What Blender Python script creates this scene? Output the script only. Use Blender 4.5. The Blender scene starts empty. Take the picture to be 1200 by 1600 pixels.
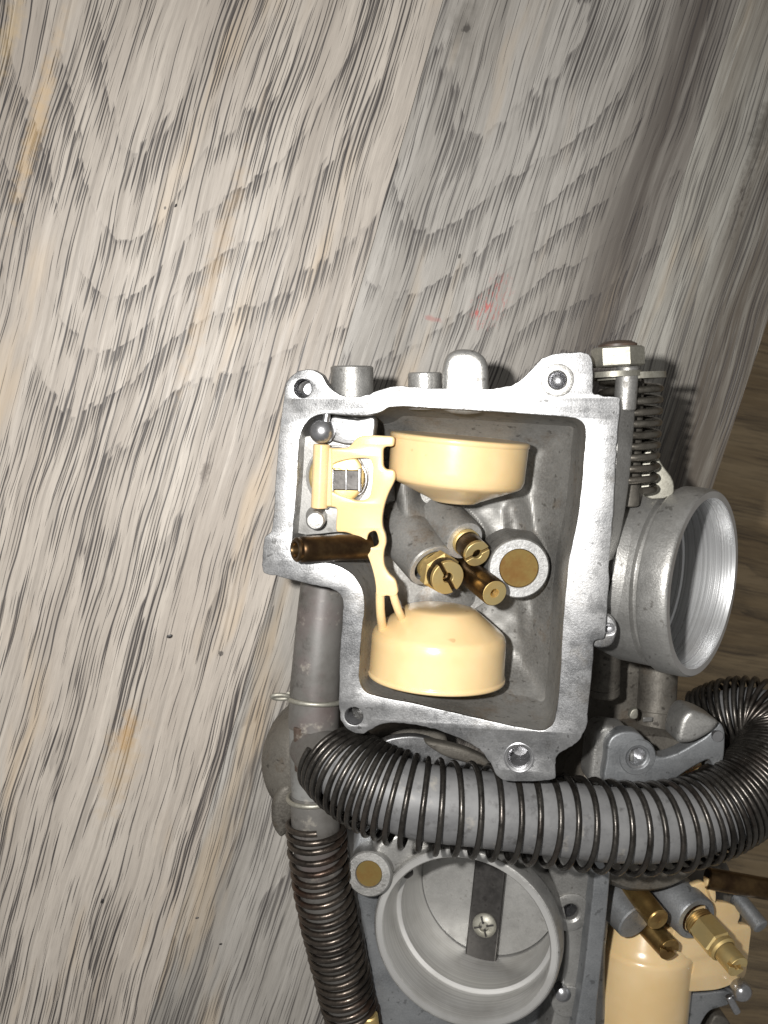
import bpy, bmesh, math, random
from mathutils import Vector, Matrix, noise
random.seed(7)
R_ = math.radians
S = 0.001                      # everything below is written in millimetres

# ------------------------------------------------------------------ camera
W, H, FPX = 1200, 1600, 1700.0
NADIR = (430, 560)             # where the vertical below the lens meets the picture
CAMZ = 300.0
scene = bpy.context.scene
_d = Vector((NADIR[0]-W/2, -(NADIR[1]-H/2), -FPX)).normalized()
_z = -_d
_x = (Vector((1, 0, 0)) - _z*_z.x).normalized()
_y = _z.cross(_x)
RCW = Matrix((_x, _y, _z))     # camera -> world
CAM = Vector((0, 0, CAMZ))
cam_data = bpy.data.cameras.new('camera')
cam = bpy.data.objects.new('camera', cam_data)
scene.collection.objects.link(cam)
cam.matrix_world = Matrix.Translation(CAM*S) @ RCW.to_4x4()
cam_data.sensor_fit = 'VERTICAL'
cam_data.sensor_height = 36.0
cam_data.lens = FPX/H*36.0
cam_data.clip_start = 0.01
cam_data.clip_end = 20.0
cam_data.dof.use_dof = True
cam_data.dof.focus_distance = 0.262
cam_data.dof.aperture_fstop = 36.0
scene.camera = cam

# ------------------------------------------------------------------ light: a phone flash beside the lens, in a dim room
world = bpy.data.worlds.new('World'); scene.world = world; world.use_nodes = True
bg = world.node_tree.nodes['Background']
bg.inputs[0].default_value = (1.0, 0.985, 0.96, 1); bg.inputs[1].default_value = 0.23
def lamp(name, loc, target, power, size, color):
    l = bpy.data.lights.new(name, 'AREA'); l.shape = 'DISK'; l.size = size*S
    l.energy = power; l.spread = R_(130); l.color = color
    o = bpy.data.objects.new(name, l); scene.collection.objects.link(o)
    o.location = Vector(loc)*S
    o.rotation_euler = (Vector(target)-Vector(loc)).to_track_quat('-Z', 'Y').to_euler()
    return o
lamp('flash_lamp', CAM + RCW @ Vector((-34, 16, 4)), (16, -72, 0), 0.65, 9, (1.0, 0.98, 0.95))
scene.view_settings.view_transform = 'Standard'
scene.view_settings.look = 'None'
scene.view_settings.exposure = 0.0
scene.view_settings.gamma = 1.0

# ------------------------------------------------------------------ measuring helpers
def ray(px, py):
    return (RCW @ Vector((px-W/2, -(py-H/2), -FPX))).normalized()
def P(px, py, z):
    r = ray(px, py); return CAM + r*((z-CAM.z)/r.z)
class Frame:
    def __init__(s, o, ez):
        s.o = Vector(o); s.ez = Vector(ez).normalized()
        s.ey = (Vector((0, 1, 0)) - s.ez*s.ez.y).normalized(); s.ex = s.ey.cross(s.ez)
    def hit(s, px, py, d=0.0):
        r = ray(px, py); q = s.o + s.ez*d
        return CAM + r*((q-CAM).dot(s.ez)/r.dot(s.ez))
    def loc(s, w):
        v = w - s.o; return Vector((v.dot(s.ex), v.dot(s.ey), v.dot(s.ez)))
    def xy(s, px, py, d=0.0):
        return s.loc(s.hit(px, py, d))
    def world(s, x, y, z):
        return s.o + s.ex*x + s.ey*y + s.ez*z
    def mm(s, n, px, py, d=0.0):                 # n picture pixels at that place, in mm
        return n*abs((RCW.transposed() @ (s.hit(px, py, d)-CAM)).z)/FPX
TABLE = Frame((0, 0, 0), (0, 0, 1))
def mm(n, px, py, z): return TABLE.mm(n, px, py, z)
def view_axes(px, py):
    w = -ray(px, py); u = (RCW @ Vector((1, 0, 0))); u = (u - w*u.dot(w)).normalized(); return u, w.cross(u), w

# ------------------------------------------------------------------ materials
def srgb(r, g, b):
    f = lambda c: (c/255/12.92) if c/255 <= 0.04045 else ((c/255+0.055)/1.055)**2.4
    return (f(r), f(g), f(b), 1.0)
class NB:
    def __init__(s, name):
        s.m = bpy.data.materials.new(name); s.m.use_nodes = True; s.t = s.m.node_tree
        s.b = s.t.nodes['Principled BSDF']; s.co = s.n('ShaderNodeTexCoord').outputs['Object']
    def n(s, t): return s.t.nodes.new(t)
    def put(s, sock, v):
        if hasattr(v, 'is_linked') or isinstance(v, bpy.types.NodeSocket): s.t.links.new(v, sock)
        else: sock.default_value = v
    def math(s, op, a, b=0.0, c=0.0, clamp=False):
        n = s.n('ShaderNodeMath'); n.operation = op; n.use_clamp = clamp
        for i, v in enumerate((a, b, c)): s.put(n.inputs[i], v)
        return n.outputs[0]
    def vmath(s, op, a, b=(0, 0, 0), out=0):
        n = s.n('ShaderNodeVectorMath'); n.operation = op
        s.put(n.inputs[0], a); s.put(n.inputs[1], b); return n.outputs[out]
    def noise(s, vec, scale, detail=3, rough=0.55, dist=0.0, out='Fac'):
        n = s.n('ShaderNodeTexNoise'); s.put(n.inputs['Vector'], vec); s.put(n.inputs['Scale'], scale)
        n.inputs['Detail'].default_value = detail; n.inputs['Roughness'].default_value = rough; n.inputs['Distortion'].default_value = dist
        return n.outputs[out]
    def ramp(s, v, lo, hi, a=0.0, b=1.0):
        n = s.n('ShaderNodeMapRange'); n.interpolation_type = 'SMOOTHSTEP'
        s.put(n.inputs[0], v); s.put(n.inputs[1], lo); s.put(n.inputs[2], hi); s.put(n.inputs[3], a); s.put(n.inputs[4], b)
        return n.outputs[0]
    def mix(s, f, a, b, mode='MIX'):
        n = s.n('ShaderNodeMix'); n.data_type = 'RGBA'; n.blend_type = mode
        s.put(n.inputs[0], f); s.put(n.inputs[6], a); s.put(n.inputs[7], b); return n.outputs[2]
    def comb(s, x, y, z):
        n = s.n('ShaderNodeCombineXYZ')
        for i, v in enumerate((x, y, z)): s.put(n.inputs[i], v)
        return n.outputs[0]
    def bump(s, h, dist, strength=1.0):
        n = s.n('ShaderNodeBump'); s.put(n.inputs['Height'], h); n.inputs['Distance'].default_value = dist
        s.put(n.inputs['Strength'], strength)
        s.t.links.new(n.outputs[0], s.b.inputs['Normal'])
        return n
    def set(s, **k):
        for a, v in k.items(): s.put(s.b.inputs[a.replace('_', ' ')], v)
        return s.m

def cast_metal(name, light, dark, metallic=0.75, rough=0.42, grain=900, bump=0.00012, dirt=0.5, stain=None):
    b = NB(name)
    big = b.noise(b.co, 55, 4, 0.6); mid = b.noise(b.co, 260, 4, 0.65); fine = b.noise(b.co, grain, 3, 0.7)
    col = b.mix(b.ramp(big, 0.38, 0.68, 0, dirt), light, dark)
    col = b.mix(b.ramp(mid, 0.52, 0.75, 0, dirt*0.8), col, dark)
    if stain: col = b.mix(b.ramp(b.noise(b.co, 90, 5, 0.7), 0.55, 0.7, 0, 0.6), col, stain)
    col = b.mix(b.ramp(fine, 0.35, 0.7, 0.0, 0.30), col, (min(1, light[0]*1.5), min(1, light[1]*1.5), min(1, light[2]*1.5), 1))
    col = b.mix(b.ramp(b.noise(b.co, 520, 2, 0.5), 0.66, 0.72, 0, dirt*0.8), col, (dark[0]*0.55, dark[1]*0.52, dark[2]*0.48, 1))
    h = b.math('ADD', b.math('MULTIPLY', fine, 0.8), b.math('MULTIPLY', mid, 0.25))
    b.bump(h, bump, 1.0)
    return b.set(Base_Color=col, Metallic=metallic, Roughness=b.ramp(mid, 0.3, 0.7, rough-0.06, rough+0.1))

M = {}
M['flange'] = cast_metal('flange_aluminium', srgb(160, 160, 160), srgb(98, 99, 101), 0.88, 0.35, 2600, 0.00004, 0.8, srgb(112, 108, 102))
M['pad'] = cast_metal('machined_pad', srgb(156, 155, 152), srgb(122, 120, 116), 0.60, 0.42, 2600, 0.00004, 0.4)
M['face'] = cast_metal('filed_casting_face', srgb(196, 196, 195), srgb(142, 141, 139), 0.60, 0.42, 1500, 0.00010, 0.5)
M['cast'] = cast_metal('cast_aluminium', srgb(166, 165, 162), srgb(108, 106, 102), 0.72, 0.42, 2000, 0.00010, 0.6)
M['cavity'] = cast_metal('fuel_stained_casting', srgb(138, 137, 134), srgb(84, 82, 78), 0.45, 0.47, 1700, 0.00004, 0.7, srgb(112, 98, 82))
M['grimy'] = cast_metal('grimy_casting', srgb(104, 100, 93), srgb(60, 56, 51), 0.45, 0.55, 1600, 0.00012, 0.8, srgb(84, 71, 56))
M['zinc'] = cast_metal('zinc_plated_steel', srgb(160, 158, 148), srgb(112, 108, 96), 0.7, 0.5, 1500, 0.00004, 0.5)
M['bluegrey'] = cast_metal('blue_grey_casting', srgb(142, 144, 146), srgb(94, 97, 100), 0.65, 0.45, 2000, 0.00008, 0.6)
M['steel'] = cast_metal('bright_steel', srgb(176, 176, 178), srgb(120, 120, 122), 0.92, 0.28, 800, 0.00002, 0.3)
M['darkplate'] = cast_metal('dark_steel_shaft', srgb(78, 76, 74), srgb(42, 40, 40), 0.8, 0.38, 900, 0.00003, 0.5)
M['hollow'] = cast_metal('painted_hole_shade', srgb(90, 88, 86), srgb(50, 48, 46), 0.6, 0.45, 900, 0.0001, 0.5)

def machined(name, light, axis_o, axis, rough=0.24, period=0.9, strength=0.25):
    b = NB(name)
    rel = b.vmath('SUBTRACT', b.co, tuple(Vector(axis_o)*S))
    h = b.vmath('DOT_PRODUCT', rel, tuple(axis), 1)
    hn = b.comb(b.math('MULTIPLY', h, 1/S), 0.0, 0.0)
    rings = b.noise(hn, period*2.2, 4, 0.7)
    col = b.mix(b.ramp(rings, 0.3, 0.7), (light[0]*0.68, light[1]*0.68, light[2]*0.68, 1), light)
    col = b.mix(b.ramp(b.noise(b.co, 60, 4, 0.6), 0.45, 0.75, 0, 0.35), col, srgb(132, 126, 116))
    b.bump(rings, 0.00004, strength)
    tg = b.vmath('NORMALIZE', b.vmath('CROSS_PRODUCT', rel, tuple(axis)))
    return b.set(Anisotropic=0.6, Tangent=tg, Base_Color=col, Metallic=0.6, Roughness=b.ramp(rings, 0.2, 0.8, rough-0.05, rough+0.1))

def plastic():
    b = NB('cream_plastic')
    n = b.noise(b.co, 70, 3, 0.5); f = b.noise(b.co, 420, 2, 0.5)
    col = b.mix(b.ramp(n, 0.3, 0.7), srgb(225, 198, 152), srgb(216, 186, 136))
    spots = b.ramp(b.noise(b.co, 170, 2, 0.5), 0.735, 0.76)
    col = b.mix(b.math('MULTIPLY', spots, 0.35), col, srgb(150, 104, 56))
    b.bump(f, 0.00003, 0.5)
    return b.set(Base_Color=col, Roughness=0.24, Subsurface_Weight=0.22, Subsurface_Radius=(1.0, 0.55, 0.25), Subsurface_Scale=0.0015, Coat_Weight=0.3, Coat_Roughness=0.12)
M['cream'] = plastic()
def brass(name, a, c, rough):
    b = NB(name)
    n = b.noise(b.co, 130, 4, 0.65); f = b.noise(b.co, 900, 3, 0.6)
    b.bump(f, 0.00003, 0.5)
    return b.set(Base_Color=b.mix(b.ramp(n, 0.35, 0.68), a, c), Metallic=0.92, Roughness=b.ramp(n, 0.3, 0.7, rough, rough+0.15))
M['brass'] = brass('brass', srgb(240, 218, 158), srgb(216, 188, 126), 0.42)
M['brownbrass'] = brass('tarnish_and_shade_brass', srgb(100, 80, 54), srgb(58, 43, 29), 0.26)  # tarnish on the tubes, painted slot shade on the jet bodies
M['midbrass'] = brass('worn_brass', srgb(184, 154, 98), srgb(134, 104, 62), 0.30)
M['plug'] = brass('dull_brass_plug', srgb(134, 116, 70), srgb(116, 88, 50), 0.40)
def spring_mat(name, a, c, rust):
    b = NB(name)
    n = b.noise(b.co, 110, 4, 0.7); f = b.noise(b.co, 800, 3, 0.7)
    col = b.mix(b.ramp(n, 0.4, 0.7), a, c)
    col = b.mix(b.ramp(b.noise(b.co, 45, 4, 0.7), 0.5, 0.7, 0, rust), col, srgb(96, 62, 44))
    b.bump(f, 0.00006, 0.8)
    return b.set(Base_Color=col, Metallic=0.85, Roughness=b.ramp(f, 0.3, 0.7, 0.24, 0.46))
M['spring'] = spring_mat('dark_spring_steel', srgb(82, 79, 75), srgb(50, 47, 44), 0.15)
M['rustyspring'] = spring_mat('rusty_spring_steel', srgb(88, 81, 74), srgb(56, 51, 47), 0.38)
M['paleSpring'] = spring_mat('dull_zinc_spring', srgb(118, 114, 106), srgb(80, 76, 69), 0.15)
def rubber(name, a, c, red=0.0):
    b = NB(name)
    n = b.noise(b.co, 60, 5, 0.65); f = b.noise(b.co, 500, 3, 0.6)
    col = b.mix(b.ramp(n, 0.35, 0.7), a, c)
    if red: col = b.mix(b.ramp(b.noise(b.co, 38, 4, 0.7), 0.52, 0.66, 0, red), col, srgb(104, 66, 72))
    col = b.mix(b.ramp(b.noise(b.co, 150, 4, 0.7), 0.58, 0.74, 0, 0.45), col, srgb(168, 162, 150))
    col = b.mix(b.ramp(b.noise(b.co, 230, 5, 0.7), 0.54, 0.72, 0, 0.6), col, (c[0]*0.4, c[1]*0.38, c[2]*0.36, 1))
    b.bump(f, 0.00006, 0.6)
    return b.set(Base_Color=col, Roughness=0.50)
M['hose'] = rubber('grey_rubber', srgb(122, 122, 122), srgb(94, 94, 95))
M['oldhose'] = rubber('aged_grey_rubber', srgb(94, 92, 89), srgb(70, 67, 63), 0.14)
M['plasticgrey'] = rubber('grey_nylon', srgb(120, 120, 118), srgb(96, 95, 92))
M['oil'] = rubber('oily_grime', srgb(84, 68, 58), srgb(58, 48, 42))
M['debris'] = rubber('dark_debris', srgb(52, 48, 46), srgb(34, 32, 32))

def wood(name, gdir, light, tint, ringamp, seed, ring=0.12, porethr=0.5, dark=0.8, marks=(), band=None, off=(0, 0), fig=(0.0085, 0.024), cath=None, base=(0.10, 0.13, 0.11)):
    """laminate oak: pores that run with the grain, gathered along growth rings"""
    b = NB(name)
    g = Vector((gdir.x, gdir.y, 0)).normalized(); nrm = Vector((-g.y, g.x, 0))
    pos = b.vmath('SCALE', b.co); pos.node.inputs['Scale'].default_value = 1/S
    u = b.vmath('DOT_PRODUCT', pos, tuple(g), 1); v = b.vmath('DOT_PRODUCT', pos, tuple(nrm), 1)
    M_ = lambda a, k: b.math('MULTIPLY', a, k)
    N_ = lambda fu, fv, sd, vv, det=2, ro=0.6: b.noise(b.comb(M_(u, fu), M_(vv, fv), seed+sd), 1.0, det, ro)
    wob = N_(0.012, 0.02, 0.0, v, 2, 0.5)                         # slow wander of the fibres
    v2 = b.math('ADD', v, b.math('ADD', M_(wob, 8.0), M_(N_(0.035, 0.06, 0.7, v, 2, 0.5), 0.8)))
    uo = b.math('ADD', u, off[0]); vo = b.math('ADD', v, off[1])
    big = b.noise(b.comb(M_(uo, fig[0]), M_(vo, fig[1]), seed+3.1), 1.0, 1.5, 0.35)
    def lanes(f, sd):                               # the plank as thin fibres side by side
        q = b.math('ADD', M_(v2, f), M_(N_(0.02, 0.12, sd, v2), 1.6))
        return b.math('FLOOR', q), b.math('ABSOLUTE', b.math('SUBTRACT', b.math('FRACT', q), 0.5))
    def strokes(ln, sd, fu, drive, lo, hi, wmax):   # tapered pore strokes, each within its own fibre
        idx, s_ = ln
        dn = b.noise(b.comb(b.math('ADD', M_(u, fu), M_(idx, 3.71)), M_(idx, 7.13), seed+sd), 1.0, 1.5, 0.5)
        d = b.ramp(b.math('ADD', dn, drive), lo, hi)
        w = b.math('ADD', M_(d, wmax), 0.002)
        return b.math('MULTIPLY', b.ramp(s_, M_(w, 0.45), w, 1.0, 0.0), b.ramp(d, 0.02, 0.35))
    L1 = lanes(0.78, 21.0); L2 = lanes(1.32, 23.0); L3 = lanes(0.55, 25.0)
    jag = b.noise(b.comb(M_(u, 0.03), M_(L1[0], 5.37), seed+9.7), 1.0, 1, 0.5)
    r = b.math('ADD', b.math('ADD', M_(v2, ring), M_(big, ringamp)), M_(jag, 0.42))
    if cath:                                        # flame figure: nested U shapes about a heart line
        for (u0, u1, nr, vc, kk) in cath:
            dv_ = b.math('SUBTRACT', v, vc)
            hyp = b.math('SQRT', b.math('ADD', b.math('MULTIPLY', dv_, dv_), 260.0))
            r = b.math('ADD', r, b.math('ADD', M_(b.ramp(u, u0, u1), nr), M_(hyp, kk)))
    ph = b.math('FRACT', r)
    early = b.math('MULTIPLY', b.ramp(ph, 0.0, 0.05), b.ramp(ph, 0.06, 0.60, 1.0, 0.0))      # porous early wood
    amp = b.ramp(N_(0.014, 0.07, 5.2, v, 3), 0.36, 0.60, 0.1, 1.0)
    early = b.math('MULTIPLY', early, amp)
    d1 = strokes(L1, 31.0, 0.032, b.math('ADD', M_(early, 0.24), M_(amp, base[0])), 0.56, 0.78, 0.21)
    d2 = strokes(L2, 33.0, 0.060, b.math('ADD', M_(early, 0.17), M_(amp, base[1])), 0.57, 0.80, 0.24)
    lines = strokes(L3, 35.0, 0.018, M_(amp, base[2]), 0.55, 0.72, 0.17)
    fil = N_(0.022, 0.5, 2.2, v2, 4, 0.65)
    broad = N_(0.009, 0.045, 6.6, v, 3, 0.55)
    fibre = N_(0.25, 5.0, 4.4, v2)
    shade = lambda c, f: (c[0]*f, c[1]*f, c[2]*f, 1)
    col = b.mix(b.ramp(broad, 0.3, 0.7), light, tint)
    col = b.mix(b.ramp(fil, 0.44, 0.74, 0, 0.26), col, shade(tint, 0.66))
    col = b.mix(b.ramp(fil, 0.48, 0.28, 0, 0.28), col, shade(light, 1.18))
    tone = b.noise(b.comb(M_(u, 0.012), M_(L2[0], 9.17), seed+41.0), 1.0, 2, 0.6)
    col = b.mix(b.ramp(tone, 0.48, 0.70, 0, 0.42), col, shade(tint, 0.55))
    col = b.mix(b.ramp(tone, 0.46, 0.30, 0, 0.40), col, shade(light, 1.22))
    edge = b.math('MULTIPLY', b.math('MULTIPLY', b.ramp(ph, 0.0, 0.015), b.ramp(ph, 0.02, 0.11, 1.0, 0.0)), amp)
    edge = b.math('MULTIPLY', edge, b.ramp(b.noise(b.comb(M_(u, 0.04), M_(L1[0], 4.71), seed+43.0), 1.0, 1, 0.5), 0.38, 0.55))
    col = b.mix(M_(edge, 0.55), col, srgb(74, 69, 69))
    col = b.mix(M_(early, 0.22), col, shade(tint, 0.52))
    col = b.mix(b.ramp(fibre, 0.45, 0.75, 0, 0.30), col, shade(tint, 0.5))
    straw = b.ramp(N_(0.014, 0.07, 8.8, v, 3), 0.56, 0.74, 0, 0.42)          # straw coloured patches of the printed decor
    col = b.mix(straw, col, shade(srgb(196, 172, 138), light[1]/0.42))
    if band:                                        # a darker heartwood stripe of the decor
        v0, v1, v2b, cb = band
        wv = b.math('ADD', v, M_(b.math('SUBTRACT', big, 0.5), 9.0))
        k = b.math('MULTIPLY', b.ramp(wv, v0, v1), b.ramp(wv, v1, v2b, 1.0, 0.25))
        col = b.mix(b.math('MULTIPLY', k, b.ramp(fil, 0.3, 0.6, 0.55, 1.0)), col, cb)
    poredark = srgb(58, 54, 54)
    col = b.mix(M_(lines, dark*1.0), col, poredark)
    col = b.mix(M_(d2, dark*0.8), col, poredark)
    col = b.mix(M_(d1, dark), col, poredark)
    for mk in marks:    # stains and scuffs with a place of their own
        c, du, dv, mc, amt, nsc, thr = mk[:7]; cu, cv = c.dot(g), c.dot(nrm)
        a = b.math('DIVIDE', b.math('SUBTRACT', u, cu), du); e = b.math('DIVIDE', b.math('SUBTRACT', v, cv), dv)
        q = b.math('SQRT', b.math('ADD', b.math('MULTIPLY', a, a), b.math('MULTIPLY', e, e)))
        q = b.math('ADD', q, M_(b.math('SUBTRACT', b.noise(pos, nsc, 3, 0.6), 0.5), 1.6))
        k = M_(b.ramp(q, thr, 1.0, 1.0, 0.0), amt)
        if len(mk) > 7: k = b.math('MULTIPLY', k, b.ramp(N_(0.35, 1.6, 17.0, v2, 3, 0.7), 0.50, 0.60))
        col = b.mix(k, col, mc)
    b.bump(b.math('SUBTRACT', M_(fibre, 0.25), b.math('ADD', d1, d2)), 0.00008, 0.6)
    return b.set(Base_Color=col, Roughness=b.ramp(fil, 0.3, 0.7, 0.42, 0.56), Specular_IOR_Level=0.35)

# ------------------------------------------------------------------ building helpers
COL = scene.collection
def link(name, me, mat, parent=None):
    o = bpy.data.objects.new(name, me); COL.objects.link(o)
    if mat is not None and not me.materials: me.materials.append(mat)
    if parent is not None:
        o.parent = parent
        base = Vector((0, 0, 0)); q = parent
        while q is not None: base += q.location; q = q.parent
        o.location = -base
    return o
def finish(name, bm, mat, parent, smooth=35, bevel=0.0):
    bmesh.ops.recalc_face_normals(bm, faces=bm.faces)
    me = bpy.data.meshes.new(name); bm.to_mesh(me); bm.free()
    if smooth:
        for p in me.polygons: p.use_smooth = True
        me.set_sharp_from_angle(angle=R_(smooth))
    o = link(name, me, mat, parent)
    if bevel:
        md = o.modifiers.new('bevel', 'BEVEL'); md.width = bevel*S; md.segments = 3; md.limit_method = 'ANGLE'; md.angle_limit = R_(35)
        md.harden_normals = False
        for p in me.polygons: p.use_smooth = True
    return o
def thing(name, label, cat, loc, group=None):
    o = bpy.data.objects.new(name, None); COL.objects.link(o); o.empty_display_size = 0.01
    o.location = Vector(loc)*S; o['label'] = label; o['category'] = cat
    if group: o['group'] = group
    return o
def tag(o, label=None, cat=None, group=None, kind=None):
    for k, v in (('label', label), ('category', cat), ('group', group), ('kind', kind)):
        if v: o[k] = v
    return o
def basis(axis, up=None):
    a = Vector(axis).normalized()
    up = Vector(up) if up is not None else (Vector((0, 0, 1)) if abs(a.z) < 0.9 else Vector((1, 0, 0)))
    e1 = (up - a*up.dot(a)).normalized(); return e1, a.cross(e1), a
def add_lathe(bm, prof, o, axis, seg=48, up=None, close=False):
    """prof: (radius, height along axis) in mm"""
    e1, e2, a = basis(axis, up); o = Vector(o); rings = []
    for r, h in prof:
        if r < 1e-6: rings.append([bm.verts.new((o+a*h)*S)])
        else: rings.append([bm.verts.new((o+a*h+e1*(r*math.cos(t))+e2*(r*math.sin(t)))*S) for t in (2*math.pi*i/seg for i in range(seg))])
    n = len(rings)
    for k in range(n if close else n-1):
        A, B = rings[k], rings[(k+1) % n]
        for i in range(seg):
            j = (i+1) % seg
            if len(A) == 1 and len(B) == 1: continue
            if len(A) == 1: bm.faces.new((A[0], B[i], B[j]))
            elif len(B) == 1: bm.faces.new((A[i], A[j], B[0]))
            else: bm.faces.new((A[i], A[j], B[j], B[i]))
def lathe(name, prof, o, axis, mat, parent, seg=48, smooth=35, up=None, bevel=0.0, close=False):
    bm = bmesh.new(); add_lathe(bm, prof, o, axis, seg, up, close); return finish(name, bm, mat, parent, smooth, bevel)
def rod(name, a, b, r, mat, parent, seg=32, ch=0.3, r2=None, smooth=35):
    """solid rod from a to b with chamfered ends"""
    a, b = Vector(a), Vector(b); L = (b-a).length; r2 = r if r2 is None else r2
    return lathe(name, [(0, 0), (r-ch, 0), (r, ch), (r2, L-ch), (r2-ch, L), (0, L)], a, b-a, mat, parent, seg, smooth)
def add_box(bm, c, ax, dims):
    c = Vector(c); vs = []
    for sx in (-.5, .5):
        for sy in (-.5, .5):
            for sz in (-.5, .5):
                vs.append(bm.verts.new((c+Vector(ax[0])*sx*dims[0]+Vector(ax[1])*sy*dims[1]+Vector(ax[2])*sz*dims[2])*S))
    for f in ((0, 1, 3, 2), (4, 6, 7, 5), (0, 4, 5, 1), (2, 3, 7, 6), (0, 2, 6, 4), (1, 5, 7, 3)): bm.faces.new([vs[i] for i in f])
def box(name, c, ax, dims, mat, parent, bevel=0.3):
    bm = bmesh.new(); add_box(bm, c, ax, dims); return finish(name, bm, mat, parent, 35, bevel)
def catmull(pts, n=6, closed=True, alpha=None):
    pts = [Vector(p) for p in pts]; out = []; m = len(pts)
    rng = range(m if closed else m-1)
    for i in rng:
        if closed: p0, p1, p2, p3 = pts[i-1], pts[i], pts[(i+1) % m], pts[(i+2) % m]
        else: p0, p1, p2, p3 = pts[max(i-1, 0)], pts[i], pts[i+1], pts[min(i+2, m-1)]
        # centripetal
        t0 = 0.0; t1 = t0+max((p1-p0).length, 1e-6)**0.5; t2 = t1+max((p2-p1).length, 1e-6)**0.5; t3 = t2+max((p3-p2).length, 1e-6)**0.5
        for k in range(n):
            t = t1+(t2-t1)*k/n
            A1 = p0*((t1-t)/(t1-t0))+p1*((t-t0)/(t1-t0)); A2 = p1*((t2-t)/(t2-t1))+p2*((t-t1)/(t2-t1)); A3 = p2*((t3-t)/(t3-t2))+p3*((t-t2)/(t3-t2))
            B1 = A1*((t2-t)/(t2-t0))+A2*((t-t0)/(t2-t0)); B2 = A2*((t3-t)/(t3-t1))+A3*((t-t1)/(t3-t1))
            out.append(B1*((t2-t)/(t2-t1))+B2*((t-t1)/(t2-t1)))
    if not closed: out.append(pts[-1])
    return out
def outline(px, fr, d=0.0, n=5, smooth=True):
    pts = [fr.xy(x, y, d) for x, y in px]; pts = [Vector((p.x, p.y, 0)) for p in pts]
    return catmull(pts, n) if smooth else pts
def circle_px(cx, cy, r, fr, d=0.0, n=28):
    c = fr.xy(cx, cy, d); rr = fr.mm(r, cx, cy, d)
    return [Vector((c.x+rr*math.cos(2*math.pi*i/n), c.y+rr*math.sin(2*math.pi*i/n), 0)) for i in range(n)]
def area2(l): return sum(l[i-1].x*l[i].y-l[i].x*l[i-1].y for i in range(len(l)))
def plate(name, loops, fr, top, thick, mat, parent, bevel=0.4):
    """flat plate with holes: loops in the frame's own x,y (mm), edges rounded"""
    cu = bpy.data.curves.new(name, 'CURVE'); cu.dimensions = '2D'; cu.fill_mode = 'BOTH'
    cu.extrude = (thick/2-bevel)*S; cu.bevel_depth = bevel*S; cu.bevel_resolution = 2; cu.offset = -bevel*S
    for k, l in enumerate(loops):
        if (area2(l) > 0) != (k == 0): l = l[::-1]
        sp = cu.splines.new('POLY'); sp.points.add(len(l)-1); sp.use_cyclic_u = True
        for q, v in zip(sp.points, l): q.co = (v.x*S, v.y*S, 0, 1)
    o = bpy.data.objects.new(name, cu); COL.objects.link(o)
    dg = bpy.context.evaluated_depsgraph_get(); me = bpy.data.meshes.new_from_object(o.evaluated_get(dg))
    bpy.data.objects.remove(o); bpy.data.curves.remove(cu)
    bm = bmesh.new(); bm.from_mesh(me); bpy.data.meshes.remove(me)
    bmesh.ops.remove_doubles(bm, verts=bm.verts, dist=1e-6)
    for v in bm.verts:
        v.co = fr.world(v.co.x/S, v.co.y/S, v.co.z/S+top-thick/2)*S
    me = bpy.data.meshes.new(name); bmesh.ops.recalc_face_normals(bm, faces=bm.faces); bm.to_mesh(me); bm.free()
    for p in me.polygons: p.use_smooth = True
    me.set_sharp_from_angle(angle=R_(40))
    return link(name, me, mat, parent)
def sweep_frames(path):
    T = [(path[min(i+1, len(path)-1)]-path[max(i-1, 0)]).normalized() for i in range(len(path))]
    e = Vector((0, 0, 1)); e = (e-T[0]*e.dot(T[0])).normalized(); out = []
    for t in T:
        e = (e-t*e.dot(t)).normalized(); out.append((e, t.cross(e), t))
    return out
def add_tube(bm, path, rad, seg=16, cap=True, closed=False):
    fr = sweep_frames(path); rings = []
    for i, (p, (a, b_, t)) in enumerate(zip(path, fr)):
        r = rad(i/(len(path)-1)) if callable(rad) else rad
        rings.append([bm.verts.new((p+a*(r*math.cos(q))+b_*(r*math.sin(q)))*S) for q in (2*math.pi*k/seg for k in range(seg))])
    n = len(rings)
    for i in range(n if closed else n-1):
        A, B = rings[i], rings[(i+1) % n]
        for k in range(seg): bm.faces.new((A[k], A[(k+1) % seg], B[(k+1) % seg], B[k]))
    if cap and not closed: bm.faces.new(rings[0][::-1]); bm.faces.new(rings[-1])
def tube(name, pts, rad, mat, parent, seg=24, n=8, smooth=50, raw=False):
    path = pts if raw else catmull(pts, n, False)
    bm = bmesh.new(); add_tube(bm, path, rad, seg); return finish(name, bm, mat, parent, smooth)
def coil_path(pts, Rf, turns, n=24, wobble=0.0, drop=Vector((0, 0, 0)), fine=14, phase=0.0):
    """helix round a centre line; turns: list of positions (0..1) where each turn starts"""
    path = catmull(pts, fine, False); fr = sweep_frames(path)
    L = [0.0]
    for i in range(1, len(path)): L.append(L[-1]+(path[i]-path[i-1]).length)
    def at(s):
        s = max(0.0, min(1.0, s))*L[-1]; i = 0
        while i < len(L)-2 and L[i+1] < s: i += 1
        f = (s-L[i])/max(L[i+1]-L[i], 1e-9)
        p = path[i].lerp(path[i+1], f); a = fr[i][0].lerp(fr[i+1][0], f).normalized(); b_ = fr[i][1].lerp(fr[i+1][1], f).normalized()
        return p, a, b_
    out = []
    for k in range(len(turns)-1):
        dj = Vector((random.uniform(-1, 1), random.uniform(-1, 1), random.uniform(-1, 1)))*wobble
        for i in range(n):
            f = i/n; s = turns[k]*(1-f)+turns[k+1]*f; p, a, b_ = at(s); q = 2*math.pi*f+phase
            r = Rf(s) if callable(Rf) else Rf
            out.append(p+drop+dj*math.sin(math.pi*f)+a*(r*math.cos(q))+b_*(r*math.sin(q)))
    return out

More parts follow.
